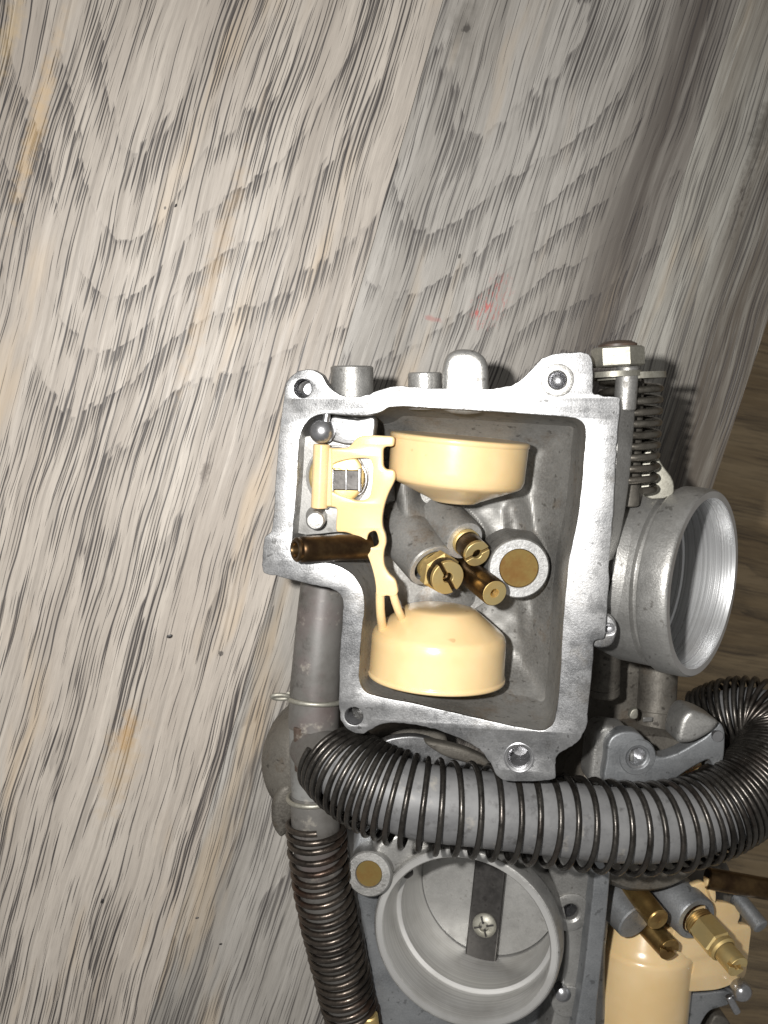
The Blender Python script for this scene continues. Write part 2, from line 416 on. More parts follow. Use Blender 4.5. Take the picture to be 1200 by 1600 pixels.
# ------------------------------------------------------------------ the setting: laminate table top, floor beyond its edge
seam1 = (P(704, -40, 0), P(232, 1595, 0))
GR = (seam1[1]-seam1[0]).normalized()                     # the way the grain runs
def line_through(p): return (p-GR*420, p+GR*420)
seam2p = P(1075, 256, 0); edgep = P(1144, 645, 0)
NR = Vector((-GR.y, GR.x, 0))
if NR.x < 0: NR = -NR
v1, v2_, v3 = (seam1[0].dot(NR), seam2p.dot(NR), edgep.dot(NR)+1.5)
GD = Vector((GR.x, GR.y, 0)); nsgn = Vector((-GD.y, GD.x, 0)).dot(NR)     # +1 / -1 : wood() measures v along (-g.y, g.x)
core = bmesh.new()
def strip(bm, a, b, z0, z1):
    add_box(bm, NR*((a+b)/2)+Vector((0, 0, (z0+z1)/2)), (NR, GR, Vector((0, 0, 1))), (b-a, 860, z1-z0))
strip(core, v1-260, v3-0.6, -26, -3.0)
table = finish('table', core, cast_metal('chipboard', srgb(120, 104, 86), srgb(96, 82, 66), 0.0, 0.8), None)
tag(table, kind='structure')
sv = lambda v: v*nsgn
marks1 = [(P(58, 190, 0), 30, 3.0, srgb(206, 170, 112), 0.42, 0.3, 0.0), (P(20, 40, 0), 18, 3.0, srgb(206, 178, 128), 0.40, 0.3, 0.0), (P(195, 1150, 0), 9, 3.6, srgb(170, 130, 74), 0.55, 0.3, 0.0),
          (P(190, 1190, 0), 22, 7.0, srgb(172, 146, 106), 0.4, 0.3, 0.0), (P(330, 440, 0), 45, 3.5, srgb(184, 158, 122), 0.4, 0.3, 0.0),
          (P(345, 1021, 0), 0.9, 0.8, srgb(60, 56, 54), 0.8, 0.9, 0.6),
          (P(258, 325, 0), 0.5, 0.4, srgb(60, 56, 54), 0.8, 0.9, 0.7), (P(320, 738, 0), 5, 1.6, srgb(84, 74, 66), 0.7, 0.7, 0.2)]
marks2 = [(P(775, 468, 0), 10, 5.0, srgb(172, 78, 74), 0.5, 0.7, 0.2, 1), (P(752, 486, 0), 6.0, 4.0, srgb(186, 80, 76), 0.7, 0.7, 0.2, 1), (P(676, 498, 0), 1.0, 3.4, srgb(160, 88, 84), 0.5, 0.6, 0.2),
          (P(728, 44, 0), 1.6, 1.2, srgb(54, 50, 48), 0.9, 0.6, 0.5), (P(722, 42, 0), 9, 5, srgb(96, 92, 86), 0.45, 0.3, 0.0),
          (P(718, 400, 0), 0.8, 0.4, srgb(70, 66, 62), 0.9, 0.9, 0.7)]
marks3 = [(P(1160, 310, 0), 16, 3.2, srgb(66, 60, 55), 0.75, 0.5, 0.0, 1), (P(1190, 205, 0), 14, 4, srgb(76, 72, 66), 0.6, 0.5, 0.0)]
gn = Vector((GD.x, GD.y, 0)).normalized(); nn = Vector((-gn.y, gn.x, 0))
U_ = lambda x, y: P(x, y, 0).dot(gn)
V_ = lambda x, y: P(x, y, 0).dot(nn)
wood1 = wood('oak_decor_pinkish', GD, srgb(185, 177, 167), srgb(166, 157, 147), 3.6, 2.0, 0.0, 0.47, 0.9, marks1, cath=[(U_(150, -60), U_(60, 820), 5.0, V_(150, 540), 0.085)])
wood2 = wood('oak_decor_grey', GD, srgb(166, 162, 156), srgb(143, 138, 131), 4.0, 21.0, 0.0, 0.48, 0.72, marks2, cath=[(U_(690, -60), U_(560, 700), 4.5, V_(650, 420), 0.08)], base=(0.06, 0.13, 0.06),
             band=(sv(v2_-26), sv(v2_-9), sv(v2_+4), srgb(84, 78, 73)) if nsgn > 0 else None)
wood3 = wood('oak_decor_silver', GD, srgb(170, 168, 161), srgb(128, 122, 113), 3.0, 33.0, 0.07, 0.52, 0.6, marks3,
             band=(sv(v2_+7), sv(v2_+24), sv(v2_+80), srgb(88, 81, 73)) if nsgn > 0 else None)
for i, (a, b, m) in enumerate(((v1-260, v1, wood1), (v1, v2_, wood2), (v2_, v3, wood3))):
    bm = bmesh.new(); strip(bm, a+0.05, b-0.05, -3.0, 0.0)
    o = finish('plank', bm, m, table, 35, 0.07)
    o['label'] = ('broad pinkish oak plank of the table top', 'grey oak plank in the middle of the table top', 'silvery oak plank along the table edge')[i]
fl = bmesh.new(); add_box(fl, (200, 0, -262), (Vector((1, 0, 0)), Vector((0, 1, 0)), Vector((0, 0, 1))), (2400, 2400, 4))
wf = wood('floor_brown_oak', Vector((1, -0.22, 0)), srgb(190, 168, 134), srgb(166, 143, 110), 3.0, 51.0, 0.05, 0.47, 0.55)
floor = finish('floor', fl, wf, None); tag(floor, kind='structure')

# ------------------------------------------------------------------ carburettor lying bowl-side up
F1 = Frame(P(680, 880, 62), (-math.sin(R_(14)), 0.04, math.cos(R_(14))))
base1 = P(700, 860, 62); base1.z = 0
c1 = thing('carburetor', 'silver cast carburetor lying open face up with cream floats and brass jets showing', 'carburetor', base1, 'pair of opened carburetors')
outer_px = [(442, 630), (446, 605), (452, 590), (467, 580), (484, 577), (502, 586), (512, 602), (527, 614), (550, 620), (573, 617), (593, 609), (617, 604),
            (667, 606), (733, 607), (770, 607), (790, 604), (806, 599), (826, 582), (848, 560), (868, 552), (890, 551), (913, 551), (923, 556), (925, 570), (927, 600), (928, 614), (935, 617), (955, 620), (968, 622),
            (969, 630), (966, 665), (963, 710), (960, 765), (957, 817), (953, 870), (949, 940), (946, 985), (943, 997), (930, 1001), (927, 1012), (925, 1050), (921, 1090), (915, 1138), (905, 1156), (894, 1166), (875, 1176),
            (869, 1184), (868, 1200), (867, 1216), (845, 1220), (790, 1220), (776, 1212), (766, 1192), (752, 1174), (736, 1162), (710, 1150), (680, 1139), (650, 1133), (624, 1130), (603, 1130), (590, 1134), (578, 1141), (564, 1146),
            (547, 1142), (535, 1130), (530, 1107), (530, 1060), (532, 1010), (536, 955), (533, 931), (516, 919), (487, 913), (456, 906), (431, 900), (413, 895), (410, 888), (411, 862), (414, 840), (424, 830), (428, 790), (431, 750), (435, 697)]
inner_px = [(468, 687), (472, 672), (482, 657), (497, 648), (515, 647), (545, 649), (573, 649), (592, 645), (608, 637), (622, 635), (660, 637), (700, 639), (750, 642), (820, 647), (880, 651), (900, 654), (912, 663), (915, 676),
            (913, 709), (908, 765), (901, 817), (890, 870), (883, 930), (880, 970), (875, 1057), (870, 1108), (863, 1132), (849, 1141), (816, 1137), (780, 1130), (715, 1115), (645, 1099), (590, 1088), (570, 1080), (562, 1065), (563, 1020),
            (566, 980), (570, 945), (565, 919), (551, 898), (529, 884), (500, 878), (472, 874), (460, 866), (457, 850), (458, 825), (462, 780), (465, 735)]
Lo = outline(outer_px, F1, 0, 4); Li = outline(inner_px, F1, 0, 4)
holes = [(473, 607, 14.5), (871, 594, 14), (553, 1119, 14.5), (811, 1184, 19)]
HL = [circle_px(x, y, r, F1) for x, y, r in holes]
# slightly chewed casting edge
def rough(l, amt, sc):
    out = []
    for i, p in enumerate(l):
        n_ = (l[(i+1) % len(l)]-l[i-1]).normalized(); n_ = Vector((n_.y, -n_.x, 0))
        out.append(p+n_*(amt*noise.noise(Vector((p.x*sc, p.y*sc, 3.3)))))
    return out
flange = plate('flange', [rough(Lo, 0.26, 0.9), rough(Li, 0.12, 0.8)]+HL, F1, 0, 4.2, M['flange'], c1, 0.16)
for (x, y, r), deep in zip(holes, (7, 5, 8, 7)):
    o = F1.hit(x, y, 0); rr = F1.mm(r, x, y)
    prof = [(rr*1.0, -0.35)]
    for k in range(int(deep/0.55)):
        prof += [(rr*0.98, -0.6-k*0.55), (rr*0.90, -0.9-k*0.55)]
    prof += [(rr*0.7, -deep-0.6), (0, -deep-0.9)]
    lathe('threaded_hole', prof, o, F1.ez, M['steel'], flange, 28)
# counterbored ear at the upper right, countersunk ring
o = F1.hit(871, 594, 0); rr = F1.mm(26, 871, 594)
lathe('counterbore_ring', [(rr, -0.2), (rr, 0.10), (rr*0.93, 0.22), (rr*0.60, 0.16), (rr*0.5, -0.5), (rr*0.5, -1.2)], o, F1.ez, M['cast'], flange, 40)
o = F1.hit(811, 1184, 0); rr = F1.mm(24, 811, 1184)
lathe('counterbore_ring', [(rr, -0.2), (rr, 0.06), (rr*0.95, 0.12), (rr*0.72, -0.3), (rr*0.70, -1.4)], o, F1.ez, M['steel'], flange, 40)

def inset(l, d):
    out = []; ccw = area2(l) > 0
    for i in range(len(l)):
        t = (l[(i+2) % len(l)]-l[i-2]).normalized(); n_ = Vector((-t.y, t.x, 0)) if ccw else Vector((t.y, -t.x, 0)); out.append(l[i]+n_*d)
    return out
def add_skirt(bm, l, steps, fr, close_last=False):
    prev = None
    for d, z in steps:
        ring = [bm.verts.new(fr.world(p.x, p.y, z)*S) for p in inset(l, d)]
        if prev:
            for i in range(len(ring)):
                j = (i+1) % len(ring); bm.faces.new((prev[i], prev[j], ring[j], ring[i]))
        prev = ring
    if close_last:
        c = bm.verts.new(sum((v.co for v in prev), Vector())/len(prev))
        for i in range(len(prev)): bm.faces.new((prev[i], prev[(i+1) % len(prev)], c))
# bowl walls
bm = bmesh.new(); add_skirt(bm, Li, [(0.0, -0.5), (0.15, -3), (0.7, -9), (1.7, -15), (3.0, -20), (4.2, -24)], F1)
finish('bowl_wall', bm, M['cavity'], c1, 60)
bm = bmesh.new(); add_skirt(bm, Lo, [(2.2, -3.6), (2.6, -8), (3.4, -18), (6, -31), (9, -36)], F1, True)
finish('body_shell', bm, M['cast'], c1, 60)
lathe('vacuum_cap', [(0, 0), (27, 0), (29, 2), (29, 12), (26, 16), (20, 40), (0, 40)], Vector((F1.o.x+4, F1.o.y+2, 0.2)), (0, 0, 1), M['cast'], c1, 48)
# bowl floor: cast relief as a height field in the carburettor's own frame
def seg_d(p, a, b):
    ab = b-a; t = max(0, min(1, (p-a).dot(ab)/max(ab.length_squared, 1e-9))); return (p-(a+ab*t)).length, t
def inside(p, l):
    c = False; j = len(l)-1
    for i in range(len(l)):
        if (l[i].y > p.y) != (l[j].y > p.y) and p.x < (l[j].x-l[i].x)*(p.y-l[i].y)/(l[j].y-l[i].y)+l[i].x: c = not c
        j = i
    return c
FD = -26.5
def fp(px, py, d=-20): q = F1.xy(px, py, d); return Vector((q.x, q.y, 0))
sm = lambda t: (lambda q: q*q*(3-2*q))(max(0.0, min(1.0, t)))
ridges = [  # a, b, radius mm, top at a, top at b
    (fp(634, 752), fp(640, 800), 3.6, -13, -14), (fp(640, 800), fp(665, 840), 5.0, -15, -15),
    (fp(690, 800), fp(722, 838), 4.6, -17, -14), (fp(745, 785), fp(785, 840), 5.5, -22.5, -22), (fp(812, 885), fp(812, 889), 7.8, -15.5, -15.5),
    (fp(800, 800), fp(815, 870), 3.6, -22, -18), (fp(700, 772), fp(790, 790), 4.0, -20, -23), (fp(640, 935), fp(700, 930), 7.0, -21, -22),
    (fp(720, 890), fp(735, 905), 4.2, -19, -19), (fp(600, 900), fp(590, 960), 4.5, -20, -22), (fp(835, 960), fp(850, 1080), 4.0, -24, -24), (fp(590, 800), fp(600, 850), 5, -16, -17)]
gx0, gy0, gs = min(q.x for q in Li), min(q.y for q in Li), 2.0
GW = [[min(seg_d(Vector((gx0+i*gs, gy0+j*gs, 0)), Li[k-1], Li[k])[0] for k in range(len(Li))) for j in range(48)] for i in range(44)]
def wall_d(p):
    fx, fy = (p.x-gx0)/gs, (p.y-gy0)/gs; i, j = min(42, max(0, int(fx))), min(46, max(0, int(fy))); fx -= i; fy -= j
    return (GW[i][j]*(1-fx)+GW[i+1][j]*fx)*(1-fy)+(GW[i][j+1]*(1-fx)+GW[i+1][j+1]*fx)*fy
def floor_z(p):
    q = F1.world(p.x, p.y, -20)
    z = FD
    shelf_x = fp(588, 760).x; shelf_y = fp(600, 850).y
    s_ = sm((shelf_x-p.x)/2.4)*sm((p.y-shelf_y)/4.0+0.5)
    z = z+( -9.5-z)*s_
    for a, b, r, za, zb in ridges:
        d, t = seg_d(p, a, b)
        top = za+(zb-za)*t
        if d < r*1.6:
            k = max(0.0, 1-(d/(r*1.0))**2); h = FD+(top-FD)*(k**0.5) if d < r else FD
            skirt = FD+(top-FD)*0.22*sm((r*1.6-d)/(r*0.9))
            z = max(z, h, skirt)
    z = max(z, FD+10.5*max(0.0, 1-max(0.0, wall_d(p)-1.6)/10.5)**2.2)
    z += 0.22*noise.noise(p*0.30)
    return z
xs = [p.x for p in Li]; ys = [p.y for p in Li]; st = 0.42
nx = int((max(xs)-min(xs))/st)+2; ny = int((max(ys)-min(ys))/st)+2
grid = {}; bm = bmesh.new()
for i in range(nx):
    for j in range(ny):
        p = Vector((min(xs)+i*st, min(ys)+j*st, 0))
        if inside(p, Li): grid[i, j] = bm.verts.new(F1.world(p.x, p.y, floor_z(p))*S)
for (i, j) in list(grid):
    q = [grid.get(k) for k in ((i, j), (i+1, j), (i+1, j+1), (i, j+1))]
    if all(q): bm.faces.new(q)
for _ in range(7): bmesh.ops.smooth_vert(bm, verts=bm.verts, factor=0.5, use_axis_x=True, use_axis_y=True, use_axis_z=True)
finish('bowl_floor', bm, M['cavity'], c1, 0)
for p in c1.children[-1].data.polygons: p.use_smooth = True
# bright machined pad by the needle seat
bm = bmesh.new()
pad = plate('seat_pad', [outline([(462, 690), (490, 680), (540, 690), (586, 688), (588, 740), (586, 800), (560, 826), (520, 832), (462, 832), (452, 800), (456, 740)], F1, -5, 3)], F1, -4.6, 5.2, M['pad'], c1, 0.2)
bm.free()
bm = bmesh.new()
pad2 = plate('cast_shelf', [outline([(512, 652), (560, 655), (585, 652), (586, 672), (580, 692), (520, 690), (512, 675)], F1, -4, 3)], F1, -3.6, 4.0, M['flange'], c1, 0.5)
bm.free()
o = F1.hit(527, 745, -4.6)
lathe('needle_seat', [(7.4, 0), (7.3, 0.25), (6.9, 0.35), (6.5, 0.1)], o, F1.ez, M['pad'], c1, 48)
ns = lathe('needle_seat', [(6.4, 0.0), (6.4, 1.2), (5.8, 1.6), (2.2, 1.6), (2.0, 1.0), (0, 1.0)], o, F1.ez, M['brass'], c1, 40)

# ---- float: two drums, arm plate, hinge barrel
fl_ = tag(bpy.data.objects.new('float', None)); COL.objects.link(fl_); fl_.parent = c1; fl_.location = (0, 0, 0)
def drum(name, flat_l, flat_r, apex, depth, mat, parent, side, tip, seg=72):
    """float drum: flat end between two picture points, dome towards apex"""
    a, b, c = F1.hit(*flat_l, depth), F1.hit(*flat_r, depth), F1.hit(*apex, depth)
    m_ = (a+b)/2; Rr = (b-a).length/2; ax = (c-m_); xa = (b-a).normalized(); ax = ax-xa*ax.dot(xa); L = ax.length
    prof = [(0, 0.0), (Rr*0.90, 0.0), (Rr*0.985, 0.15), (Rr, 0.5), (Rr, 1.2), (Rr*0.985, 1.35)]
    for k in range(6): prof.append((Rr*(0.985-0.012*k/5), 1.5+(L*side-1.5)*k/5))
    r1 = Rr*0.965; h1 = L*side
    for k in range(1, 7):
        t = k/6*R_(52); prof.append((r1-2.2*(1-math.cos(t)), h1+2.2*math.sin(t)))
    r2, h2 = prof[-1]; rt = Rr*tip; hT = L
    for k in range(1, 6): f = k/5; prof.append((r2+(rt-r2)*f, h2+(hT-0.7-h2)*f))
    prof += [(rt*0.94, hT-0.42), (rt*0.84, hT-0.18), (rt*0.66, hT-0.02), (rt*0.3, hT+0.05), (0, hT+0.05)]
    return lathe(name, prof, m_, ax, mat, parent, seg, 60)
d_up = drum('float_drum', (611, 672), (829, 693), (712, 786), -12.5, M['cream'], fl_, 0.60, 0.36)
# moulding scar on the flat end
a = F1.hit(718, 676, 2); 
d_lo = drum('float_drum', (576, 1050), (789, 1070), (694, 948), -12.5, M['cream'], fl_, 0.58, 0.54)
arm_px = [(500, 700), (515, 700), (530, 700), (543, 699), (549, 694), (556, 686), (565, 681), (580, 680), (600, 681), (612, 682), (615, 684), (615, 693), (613, 697), (603, 698), (599, 701), (598, 716), (599, 729), (603, 733), (612, 734), (616, 737), (617, 747), (614, 756), (608, 768), (603, 781), (599, 796), (597, 812), (598, 824), (602, 836), (603, 848), (600, 860), (599, 872), (601, 885),
          (608, 897), (617, 906), (620, 915), (621, 926), (615, 933), (604, 931), (594, 934), (588, 930), (587, 918), (585, 904), (581, 888), (576, 873), (569, 857), (561, 844), (551, 836), (540, 832), (527, 831), (525, 828), (525, 815), (526, 796), (523, 793), (512, 792), (500, 791), (499, 775), (500, 740)]
win_px = [(517, 730), (521, 725), (534, 720), (552, 717), (570, 716), (578, 718), (582, 726), (582, 745), (580, 766), (577, 776), (570, 781), (557, 782), (542, 777), (526, 771), (518, 766), (516, 748)]
hole_px = [(576, 834), (586, 830), (590, 838), (591, 850), (582, 855), (574, 848)]
slot1_px = [(598, 700), (609, 698), (611, 715), (610, 732), (600, 733), (597, 716)]
slot2_px = [(605, 929), (612, 928), (616, 942), (620, 957), (612, 963), (604, 963), (603, 945)]
AD = -1.2
plate('arm_plate', [outline(arm_px, F1, AD, 4), outline(win_px, F1, AD, 4), outline(hole_px, F1, AD, 4)], F1, AD, 2.0, M['cream'], fl_, 0.4)
rod('hinge_barrel', F1.hit(503, 694, AD-0.4), F1.hit(499, 794, AD-0.4), 1.95, M['cream'], fl_, 32, 0.2)
box('hinge_web', F1.hit(515, 745, AD-0.9), (F1.ex, F1.ey, F1.ez), (1.6, 13.4, 2.3), M['cream'], fl_, 0.4)
tube('strut', [F1.hit(594, 925, AD-1.0), F1.hit(594, 942, AD-1.2), F1.hit(595, 962, AD-2.4), F1.hit(598, 984, -7.0)], lambda s: 1.05+0.25*max(0, s-0.8)/0.2, M['cream'], fl_, 16)
tube('strut', [F1.hit(613, 922, AD-1.0), F1.hit(617, 938, AD-1.2), F1.hit(623, 955, AD-2.6), F1.hit(630, 970, -7.0)], lambda s: 0.95+0.25*max(0, s-0.8)/0.2, M['cream'], fl_, 16)
for y0, y1 in ((682, 697), (735, 753)):
    box('strut', (F1.hit(610, y0, -4)+F1.hit(610, y1, -4))/2-F1.ez*3.5, (F1.ex, F1.ey, F1.ez), (1.6, abs(F1.xy(610, y1, -4).y-F1.xy(610, y0, -4).y)-0.3, 12), M['cream'], fl_, 0.4)
# needle clip seen through the window
nv = box('needle_clip', F1.hit(541, 750, -2.6), (F1.ex, F1.ey, F1.ez), (6.2, 4.6, 1.2), M['darkplate'], c1, 0.25)
for x in (520, 562): box('clip_edge', F1.hit(x, 750, -2.2), (F1.ex, F1.ey, F1.ez), (0.7, 5.4, 1.2), M['steel'], nv, 0.2)
box('clip_edge', F1.hit(541, 749, -2.1), (F1.ex, F1.ey, F1.ez), (0.35, 5.0, 0.6), M['steel'], nv, 0.1)
rod('needle_pin', F1.hit(541, 750, -9), F1.hit(541, 750, -3.4), 1.9, M['brass'], c1, 24)
tube('clip_spring', [F1.hit(x, y, -4.5) for x, y in ((528, 728), (545, 722), (560, 724), (570, 735), (572, 755), (565, 770), (550, 776))], 0.45, M['steel'], nv, 10)
# hinge posts with pin
a, b = F1.hit(492, 668, -9), F1.hit(506, 673, 0.6)
lathe('hinge_post', [(0, -9), (3.6, -9), (3.2, -3), (2.9, 0), (2.85, 2.0), (2.5, 3.1), (1.8, 3.9), (0.9, 4.3), (0, 4.4)], F1.hit(504, 673, -2.6), F1.ez+F1.ex*0.10-F1.ey*0.05, M['steel'], c1, 40)
rod('hinge_pin', F1.hit(511, 646, -0.6), F1.hit(508, 664, -0.4), 0.85, M['steel'], c1, 20, 0.15)
lathe('hinge_post', [(0, -9), (3.4, -9), (2.7, -3), (2.2, 0), (2.15, 2.6), (1.8, 3.0), (0, 3.05)], F1.hit(494, 810, -2.6), F1.ez+F1.ex*0.14-F1.ey*0.08, M['cast'], c1, 36)
# ---- brass tube across the rim at the left
a, b = F1.hit(461, 859, 7.5), F1.hit(574, 854, -4.0)
ax = (b-a); rr = F1.mm(20.5, 470, 858, 1.4)
lathe('overflow_tube', [(rr*0.50, 7), (rr*0.52, 0.6), (rr*0.62, 0.0), (rr*0.80, -0.05), (rr*0.93, 0.35), (rr*0.88, 1.1), (rr*0.98, 1.5), (rr, 2.2), (rr, ax.length), (0, ax.length)], a, ax, M['brownbrass'], c1, 36)
# ---- jets and their bosses: each leans towards the lower right
def boss(px0, d0, px1, d1, r, inner, mat=None, name='jet_boss'):
    a, b = F1.hit(*px0, d0), F1.hit(*px1, d1); L = (b-a).length
    return lathe(name, [(r*1.16, 0), (r*1.06, L*0.6), (r*1.0, L-0.35), (r*0.96, L-0.05), (r*0.92, L), (inner*1.02, L), (inner, L-0.4), (inner, L-3.0), (0, L-3.0)], a, b-a, mat or M['cavity'], c1, 48), a, b
def ring_face(a, b, r, inner, parent):
    ax = (b-a).normalized()
    return lathe('machined_face', [(r*0.965, -0.2), (r*0.95, 0.07), (inner*1.0, 0.07), (inner*0.99, -1.2)], b, ax, M['face'], parent, 48)
B1, a1, b1 = boss((618, 815), -22, (673, 884), -11, 5.9, 4.4); ring_face(a1, b1, 5.9, 4.4, B1)
B2, a2, b2 = boss((686, 806), -23, (726, 845), -13.5, 4.9, 3.3); ring_face(a2, b2, 4.9, 3.3, B2)
B4, a4, b4 = boss((800, 874), -24, (811, 888), -13.0, 7.2, 4.7); ring_face(a4, b4, 7.2, 4.7, B4)
ax4 = (b4-a4).normalized()
lathe('brass_plug', [(4.68, -1.2), (4.68, -0.45), (4.45, -0.25), (0, -0.33)], b4, ax4, M['plug'], B4, 44)
def slotted(a, b, r, hole, slot_dir, px1, body, face, name, parent, slot_w, slot_d):
    L = (b-a).length; ax = (b-a).normalized()
    j = lathe(name, [(r*0.9, -3), (r, -2.4), (r, L-slot_d-0.05), (hole, L-slot_d-0.05), (hole*0.9, L-slot_d-1.2), (hole*0.6, L-slot_d-1.4), (hole*0.6, L-slot_d-5), (0, L-slot_d-5)], a, ax, body, parent, 40)
    u, v, w = view_axes(*px1)
    sd = (u*slot_dir[0]-v*slot_dir[1]); sd = (sd-ax*sd.dot(ax)).normalized(); cd = ax.cross(sd)
    for s_ in (-1, 1):                               # two half-moon lands either side of the screwdriver slot
        bm = bmesh.new(); n = 22; top = []; bot = []; th0 = math.asin(min(0.95, slot_w*0.5/r))
        pts = [sd*(r*math.cos(t))+cd*(s_*r*math.sin(t)) for t in (th0+(math.pi-2*th0)*i/n for i in range(n+1))]
        if hole > slot_w*0.5:
            th1 = math.asin(min(0.95, slot_w*0.5/hole))
            pts += [sd*(hole*math.cos(t))+cd*(s_*hole*math.sin(t)) for t in (math.pi-th1-(math.pi-2*th1)*i/10 for i in range(11))]
        for z, lst in ((L, top), (L-slot_d-0.1, bot)):
            for p in pts: lst.append(bm.verts.new((a+ax*z+p)*S))
        bm.faces.new(top); bm.faces.new(bot[::-1])
        for i in range(len(top)): k = (i+1) % len(top); bm.faces.new((top[i], bot[i], bot[k], top[k]))
        finish('slotted_face', bm, face, j, 40, 0.12)
    return j
def jet_head(px0, d0, px1, d1, r, hole, slot_dir, mat, name, slot_w=0.75, slot_d=0.9):
    a, b = F1.hit(*px0, d0), F1.hit(*px1, d1)
    j = slotted(a, b, r, hole, slot_dir, px1, M['brownbrass'], M['brass'], name, c1, slot_w, slot_d)  # darker brass body paints shade into the slot floor
    return j, a, b, (b-a).normalized()
# main jet: hex holder then slotted jet
a, b = F1.hit(672, 882, -14), F1.hit(688, 892, -9.0)
ax = (F1.hit(701, 904, -5.6)-F1.hit(664, 874, -14)).normalized()
hx = F1.hit(687, 893, -8.6)
lathe('jet_hex', [(3.3, -3.6), (3.5, -2.0), (3.9, -1.6), (4.95, -1.2), (4.95, 0.8), (4.2, 1.3), (0, 1.3)], hx, ax, M['brass'], c1, 6, 20)
lathe('jet_collar', [(3.7, -4.2), (3.7, -2.4), (3.3, -1.4)], hx, ax, M['brass'], c1, 40)
MJ, ja, jb, jax = jet_head((689, 894), -7.9, (700, 903), -4.6, 3.95, 1.25, (0.56, 0.83), 'brown', 'main_jet', 1.0, 1.1)
PJ, ja, jb, jax = jet_head((727, 846), -13.5, (746, 866), -8.0, 3.1, 1.15, (0.95, -0.30), 'brown', 'pilot_jet', 0.75, 1.0)
lathe('jet_collar', [(3.1, -0.8), (3.3, -0.2), (3.3, 0.7), (3.1, 0.95)], F1.hit(728, 847, -13.0), jax, M['brass'], PJ, 36)
a, b = F1.hit(722, 886, -19), F1.hit(773, 927, -4.5); L = (b-a).length; ax = (b-a).normalized()
TJ = lathe('fuel_tube', [(3.15, 0), (3.15, L-0.3), (3.0, L-0.04)], a, ax, M['brownbrass'], c1, 40)
lathe('tube_face', [(3.02, L-0.12), (2.9, L+0.02), (1.1, L+0.02), (1.0, L-0.2), (0.95, L-7.0), (0, L-7.0)], a, ax, M['brass'], TJ, 40)
# small casting bits in the bowl
tube('spring_clip', [F1.hit(x, y, -16) for x, y in ((570, 895), (580, 900), (584, 910), (576, 916))], 0.6, M['steel'], c1, 10)

# ---- bosses along the upper side
def yrod(name, px, y0, y1, hw, d, mat, parent, ch=0.4, seg=40):
    a, b = F1.hit(px, y1, d), F1.hit(px, y0, d); return rod(name, a, b, F1.mm(hw, px, y0, d), mat, parent, seg, ch)
yrod('side_boss', 550, 572, 640, 33.5, -6.5, M['cast'], c1, 0.35)
yrod('side_boss', 664, 582, 640, 26.5, -7.5, M['cast'], c1, 0.3)
bm = bmesh.new()
tabp = outline([(692, 640), (692, 600), (693, 572), (699, 556), (711, 548), (727, 546), (743, 549), (756, 558), (762, 573), (763, 600), (763, 640)], F1, -5, 4)
bm.free()
plate('side_lug', [tabp], F1, -2.6, 5.0, M['cast'], c1, 1.5)
# ---- bolt, idle spring and bracket at the upper right
ya = (F1.hit(965, 541, -6)-F1.hit(966, 573, -6)).normalized()
bo = F1.hit(966, 573, -6.0); hr = F1.mm(41, 966, 560, -6); hl = F1.mm(31, 966, 560, -6)
SB = lathe('adjuster_nut', [(0, 0), (hr*0.9, 0), (hr, 0.35), (hr, hl-0.4), (hr*0.88, hl), (0, hl)], bo, ya, M['zinc'], c1, 6, 20, up=F1.ez+F1.ex*0.42)
lathe('bolt_head', [(hr*0.74, hl-0.1), (hr*0.74, hl+0.5), (hr*0.5, hl+1.2), (0, hl+1.5)], bo, ya, M['oil'], SB, 28)
so = F1.hit(984, 590, -11)
lathe('washer', [(2.4, 0), (8.0, 0), (8.0, 1.4), (2.4, 1.4)], so-ya*0.4, ya, M['zinc'], c1, 48, close=True)
lathe('washer', [(0, 0), (5.6, 0), (5.6, 1.2), (0, 1.2)], F1.hit(962, 589, -5.5), ya, M['zinc'], c1, 40)
rod('post', F1.hit(976, 640, -4.6), F1.hit(981, 571, -3.6), F1.mm(17.5, 980, 600, -4), M['cast'], c1, 32)
cp = coil_path([F1.hit(986, 592, -13), F1.hit(984, 650, -13), F1.hit(981, 700, -13), F1.hit(978, 764, -13)], 6.5, [i/10.0 for i in range(11)], 28)
tube('idle_spring', cp, 0.85, M['paleSpring'], c1, 10, raw=True)
rod('spring_core', F1.hit(986, 592, -13), F1.hit(978, 790, -13), 3.0, M['grimy'], c1, 24)
plate('bracket', [outline([(1012, 700), (1022, 706), (1036, 728), (1052, 752), (1050, 775), (1005, 775), (1004, 720)], F1, -15, 3)], F1, -15, 1.6, M['zinc'], c1, 0.3)
bm = bmesh.new(); rows = []
for (xi, yi), (xo, yo) in (((964, 622), (993, 619)), ((966, 632), (993, 634)), ((964, 690), (989, 690)), ((959, 765), (984, 745)), ((955, 817), (976, 800)), ((952, 860), (966, 850)), ((950, 876), (958, 874))):
    rows.append([bm.verts.new(q*S) for q in (F1.hit(xi-6, yi, -1.2), F1.hit(xi+1, yi, -1.1), F1.hit(xo-2, yo, -5.2), F1.hit(xo, yo, -6.0), F1.hit(xo, yo, -6.0)-F1.ez*9)])
for A, B in zip(rows, rows[1:]):
    for k in range(4): bm.faces.new((A[k], A[k+1], B[k+1], B[k]))
bm.faces.new(rows[0]); bm.faces.new(rows[-1][::-1])
finish('sloped_side', bm, M['cast'], c1, 50)
plate('corner_lug', [outline([(930, 960), (952, 962), (963, 976), (962, 994), (954, 1008), (940, 1012), (924, 1008), (922, 985)], F1, -2.2, 4), circle_px(953, 983, 7, F1, -2.2, 16)], F1, -2.0, 3.5, M['flange'], c1, 0.4)
lathe('cast_pin', [(0, -2), (1.2, -2), (1.1, 0.2), (0.6, 0.7), (0, 0.8)], F1.hit(953, 983, -2.6), F1.ez, M['steel'], c1, 20)

